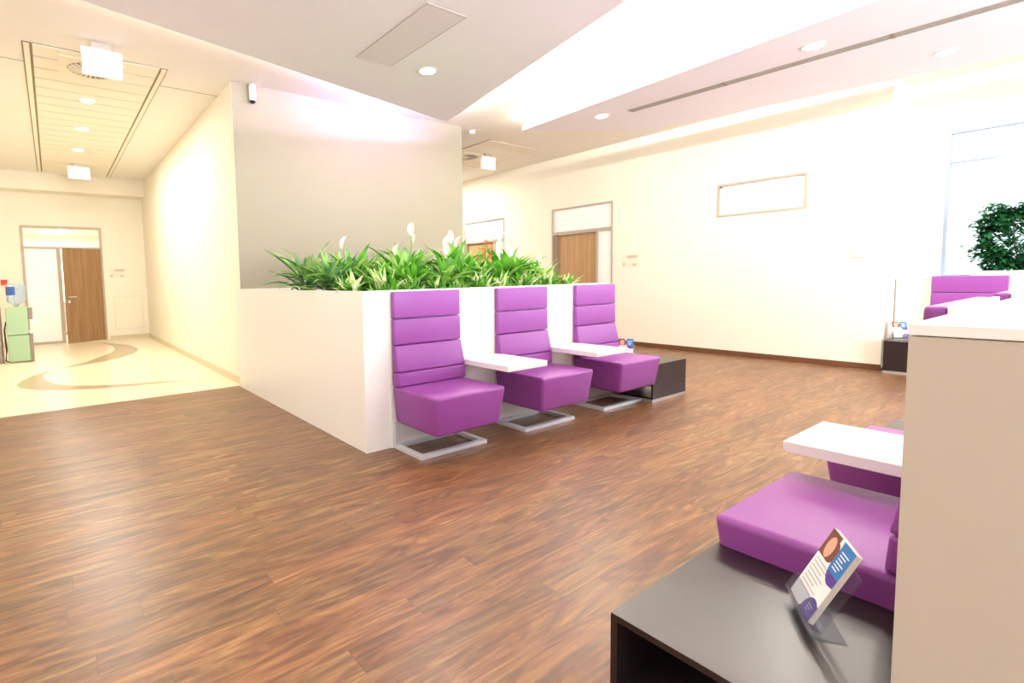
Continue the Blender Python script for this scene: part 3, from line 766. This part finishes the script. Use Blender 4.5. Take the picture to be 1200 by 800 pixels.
def diffuser(x, y, z, label):
    t = thing('swirl_diffuser', label, 'vent', (x, y, z), group='round swirl air diffusers')
    obj('plate', B((-0.30, 0.30, -0.30, 0.30, -0.006, 0.0)), M_tile, t)
    bm = bmesh.new(); cyl(bm, 0, 0, -0.0075, -0.006, 0.225, 40); obj('dark_opening', bm, M_greyb, t)
    bm = bmesh.new()
    for k in range(24):
        Mx = Matrix.Rotation(k*2*math.pi/24, 4, 'Z') @ Matrix.Translation((0.145, 0, -0.010)) @ Matrix.Rotation(R(35), 4, 'X')
        box(bm, -0.075, 0.075, -0.010, 0.010, -0.001, 0.001, M=Mx)
    cyl(bm, 0, 0, -0.014, -0.0075, 0.055, 24)
    obj('vanes', bm, M_tile, t)
    return t
diffuser(0.50, 6.875, ZC-0.012, 'round swirl diffuser in the corridor ceiling behind the hanging light box')
diffuser(6.80, 7.85, ZC-0.012, 'round swirl diffuser in the small ceiling area right of the beige wall')

def lightbox(x, y, z, w_, h, label):
    t = thing('light_box_sign', label, 'sign', (x, y, z), group='blank white hanging light boxes')
    obj('mount', B((-w_/4, w_/4, -0.015, 0.015, -0.07, 0.0)), M_alu, t)
    obj('housing', B((-w_/2-0.005, w_/2+0.005, -0.035, 0.035, -0.135, -0.07), bev=0.003, seg=1), M_plastic, t)
    obj('panel', B((-w_/2, w_/2, -0.02, 0.02, -h, -0.135)), M_lensw, t)
    return t
lightbox(0.54, 6.10, ZC, 0.34, 0.32, 'blank white light box hanging nearest in the corridor ceiling')
lightbox(0.57, 12.2, ZC, 0.36, 0.30, 'blank white light box hanging at the far end of the corridor')
lightbox(7.0, 7.45, ZC, 0.34, 0.30, 'blank white light box on the ceiling right of the beige wall').rotation_euler = (0, 0, R(0))

t = thing('smoke_detector', 'small white smoke detector on the ceiling at the corner of the beige wall', 'smoke detector', (5.72, 6.46, ZC))
bm = bmesh.new(); lathe(bm, [(0.03, -0.05), (0.045, -0.042), (0.05, -0.015), (0.055, 0.0)], 24); obj('body', bm, M_plastic, t, smooth=True)
t = thing('security_camera', 'small white dome security camera high on the beige wall corner', 'security camera', (2.11, YB-0.045, 3.46))
bm = bmesh.new(); lathe(bm, [(0.038, 0.0), (0.042, 0.02), (0.042, 0.16), (0.036, 0.19)], 24); obj('housing', bm, M_plastic, t, smooth=True)
bm = bmesh.new(); lathe(bm, [(0.012, -0.032), (0.026, -0.024), (0.034, -0.008), (0.034, 0.0)], 24); obj('lens_dome', bm, M_darkp, t, smooth=True)

# wall items
t = thing('wall_switch', 'small white control box on the right wall near its end', 'switch', (XW, 2.162, 1.485))
obj('housing', B((-0.028, 0, -0.062, 0.062, -0.04, 0.04), bev=0.006), M_plastic, t)
obj('button', B((-0.031, -0.028, -0.05, -0.035, 0.01, 0.022)), M_greyb, t)
def doorplate(loc, rz, label):
    t = thing('door_sign', label, 'sign', loc, rz, group='pale door name plates')
    obj('plate', B((-0.155, 0.155, -0.006, 0, -0.11, 0.11)), mat('pale_plate', lin(232, 224, 206), 0.4), t)
    obj('name_strip', B((-0.05, 0.15, -0.009, -0.006, 0.045, 0.095)), mat('tan_strip', lin(205, 188, 160), 0.5), t)
    obj('lower_strip', B((0.06, 0.13, -0.009, -0.006, -0.09, -0.05), (-0.14, -0.09, -0.009, -0.006, -0.09, -0.04)), mat('tan_strip', lin(205, 188, 160), 0.5), t)
doorplate((XW, 5.39, 1.53), R(90), 'pale door sign beside the wood door on the right wall')
bpy.data.objects['door_sign'].rotation_euler = (0, 0, R(-90))
doorplate((1.27, YE, 1.55), 0, 'pale door sign beside the open door at the corridor end')
tag(obj('fire_call_point', B((-0.87, -0.76, YE-0.04, YE, 1.32, 1.43), bev=0.004), M_red), 'small red call point at the left edge of the picture', 'call point')
t = thing('access_panel', 'faint square access panel low on the corridor end wall', 'panel', (1.47, YE, 0.62))
obj('panel', B((-0.29, 0.29, -0.004, 0, -0.38, 0.38)), M_wall, t)
obj('frame', B((-0.297, -0.29, -0.005, 0, -0.387, 0.387), (0.29, 0.297, -0.005, 0, -0.387, 0.387), (-0.29, 0.29, -0.005, 0, 0.38, 0.387), (-0.29, 0.29, -0.005, 0, -0.387, -0.38)), M_creambase, t)

# ------------------------------------------------------------------ water cooler
t = thing('water_cooler', 'mint green water cooler by the frosted pane at the corridor end', 'water cooler', (-0.50, 10.93, 0))
obj('cabinet', B((-0.155, 0.14, -0.0, 0.30, 0.02, 0.465), (-0.155, 0.14, 0.0, 0.30, 0.472, 0.94), bev=0.012), M_green, t)
obj('front_panel', B((0.14, 0.185, 0.02, 0.28, 0.02, 0.46), bev=0.006), M_greyb, t)
dh = obj('dispenser_head', B((0.14, 0.20, 0.03, 0.27, 0.72, 0.92), bev=0.01), M_greyb, t)
for y in (0.08, 0.2): obj('tap', B((0.185, 0.235, y-0.015, y+0.015, 0.66, 0.74), bev=0.004), M_plastic, dh)
obj('drip_tray', B((0.14, 0.21, 0.04, 0.26, 0.50, 0.53), bev=0.004), M_plastic, t)
bm = bmesh.new(); tube(bm, [(-0.16, 0.1, 0.7), (-0.19, 0.1, 0.55), (-0.18, 0.12, 0.2), (-0.2, 0.1, 0.04), (-0.14, 0.05, 0.02)], 0.012); obj('hose', bm, M_darkp, t, smooth=True)
bt_ = thing('water_bottle', 'clear upturned water bottle with blue label on the green cooler', 'bottle', (-0.505, 11.08, 0.94))
bm = bmesh.new(); lathe(bm, [(0.03, 0.0), (0.035, 0.03), (0.115, 0.075), (0.135, 0.10), (0.135, 0.17), (0.128, 0.18), (0.135, 0.19), (0.135, 0.27), (0.128, 0.28), (0.135, 0.29), (0.135, 0.37), (0.12, 0.39)], 28)
obj('shell', bm, M_bottle, bt_, smooth=True)
bm = bmesh.new()
seg = 8
for zz_ in ((0.20, 0.34),):
    a = [bm.verts.new((0.137*math.cos(R(200+i*70/seg)), 0.137*math.sin(R(200+i*70/seg)), zz_[0])) for i in range(seg+1)]
    b = [bm.verts.new((0.137*math.cos(R(200+i*70/seg)), 0.137*math.sin(R(200+i*70/seg)), zz_[1])) for i in range(seg+1)]
    for i in range(seg): bm.faces.new((a[i], a[i+1], b[i+1], b[i]))
obj('bottle_label', bm, M_label, bt_)
tag(obj('narrow_stand', B((-0.98, -0.735, 11.0, 11.3, 0, 0.95), bev=0.005), M_greyb), 'narrow grey-brown stand cut off at the left edge, beside the cooler', 'stand')

# room beyond: light panel and a low cabinet
t = thing('ceiling_lamp', 'bright square light panel seen through the glass above the far door', 'ceiling light', (0.15, 15.7, 2.62))
obj('frame', B((-0.32, 0.32, -0.32, 0.32, -0.012, 0)), M_plastic, t)
obj('diffuser', B((-0.29, 0.29, -0.29, 0.29, -0.016, -0.012)), M_lens, t)
o = lamp('panel_lamp', 'AREA', (0, 0, -0.03), 60, (1, 0.93, 0.82), 0.5, 0.5, spread=170); o.parent = t
t = thing('low_cabinet', 'grey cabinet glimpsed through the gap of the open far door', 'cabinet', (0.28, 16.0, 0))
obj('body', B((-0.3, 0.5, 0, 0.5, 0.05, 0.85)), M_greyb, t)
obj('worktop', B((-0.32, 0.52, -0.03, 0.5, 0.85, 0.89)), M_white, t)
obj('door', B((-0.28, 0.08, -0.02, 0, 0.08, 0.83)), M_alu, t)
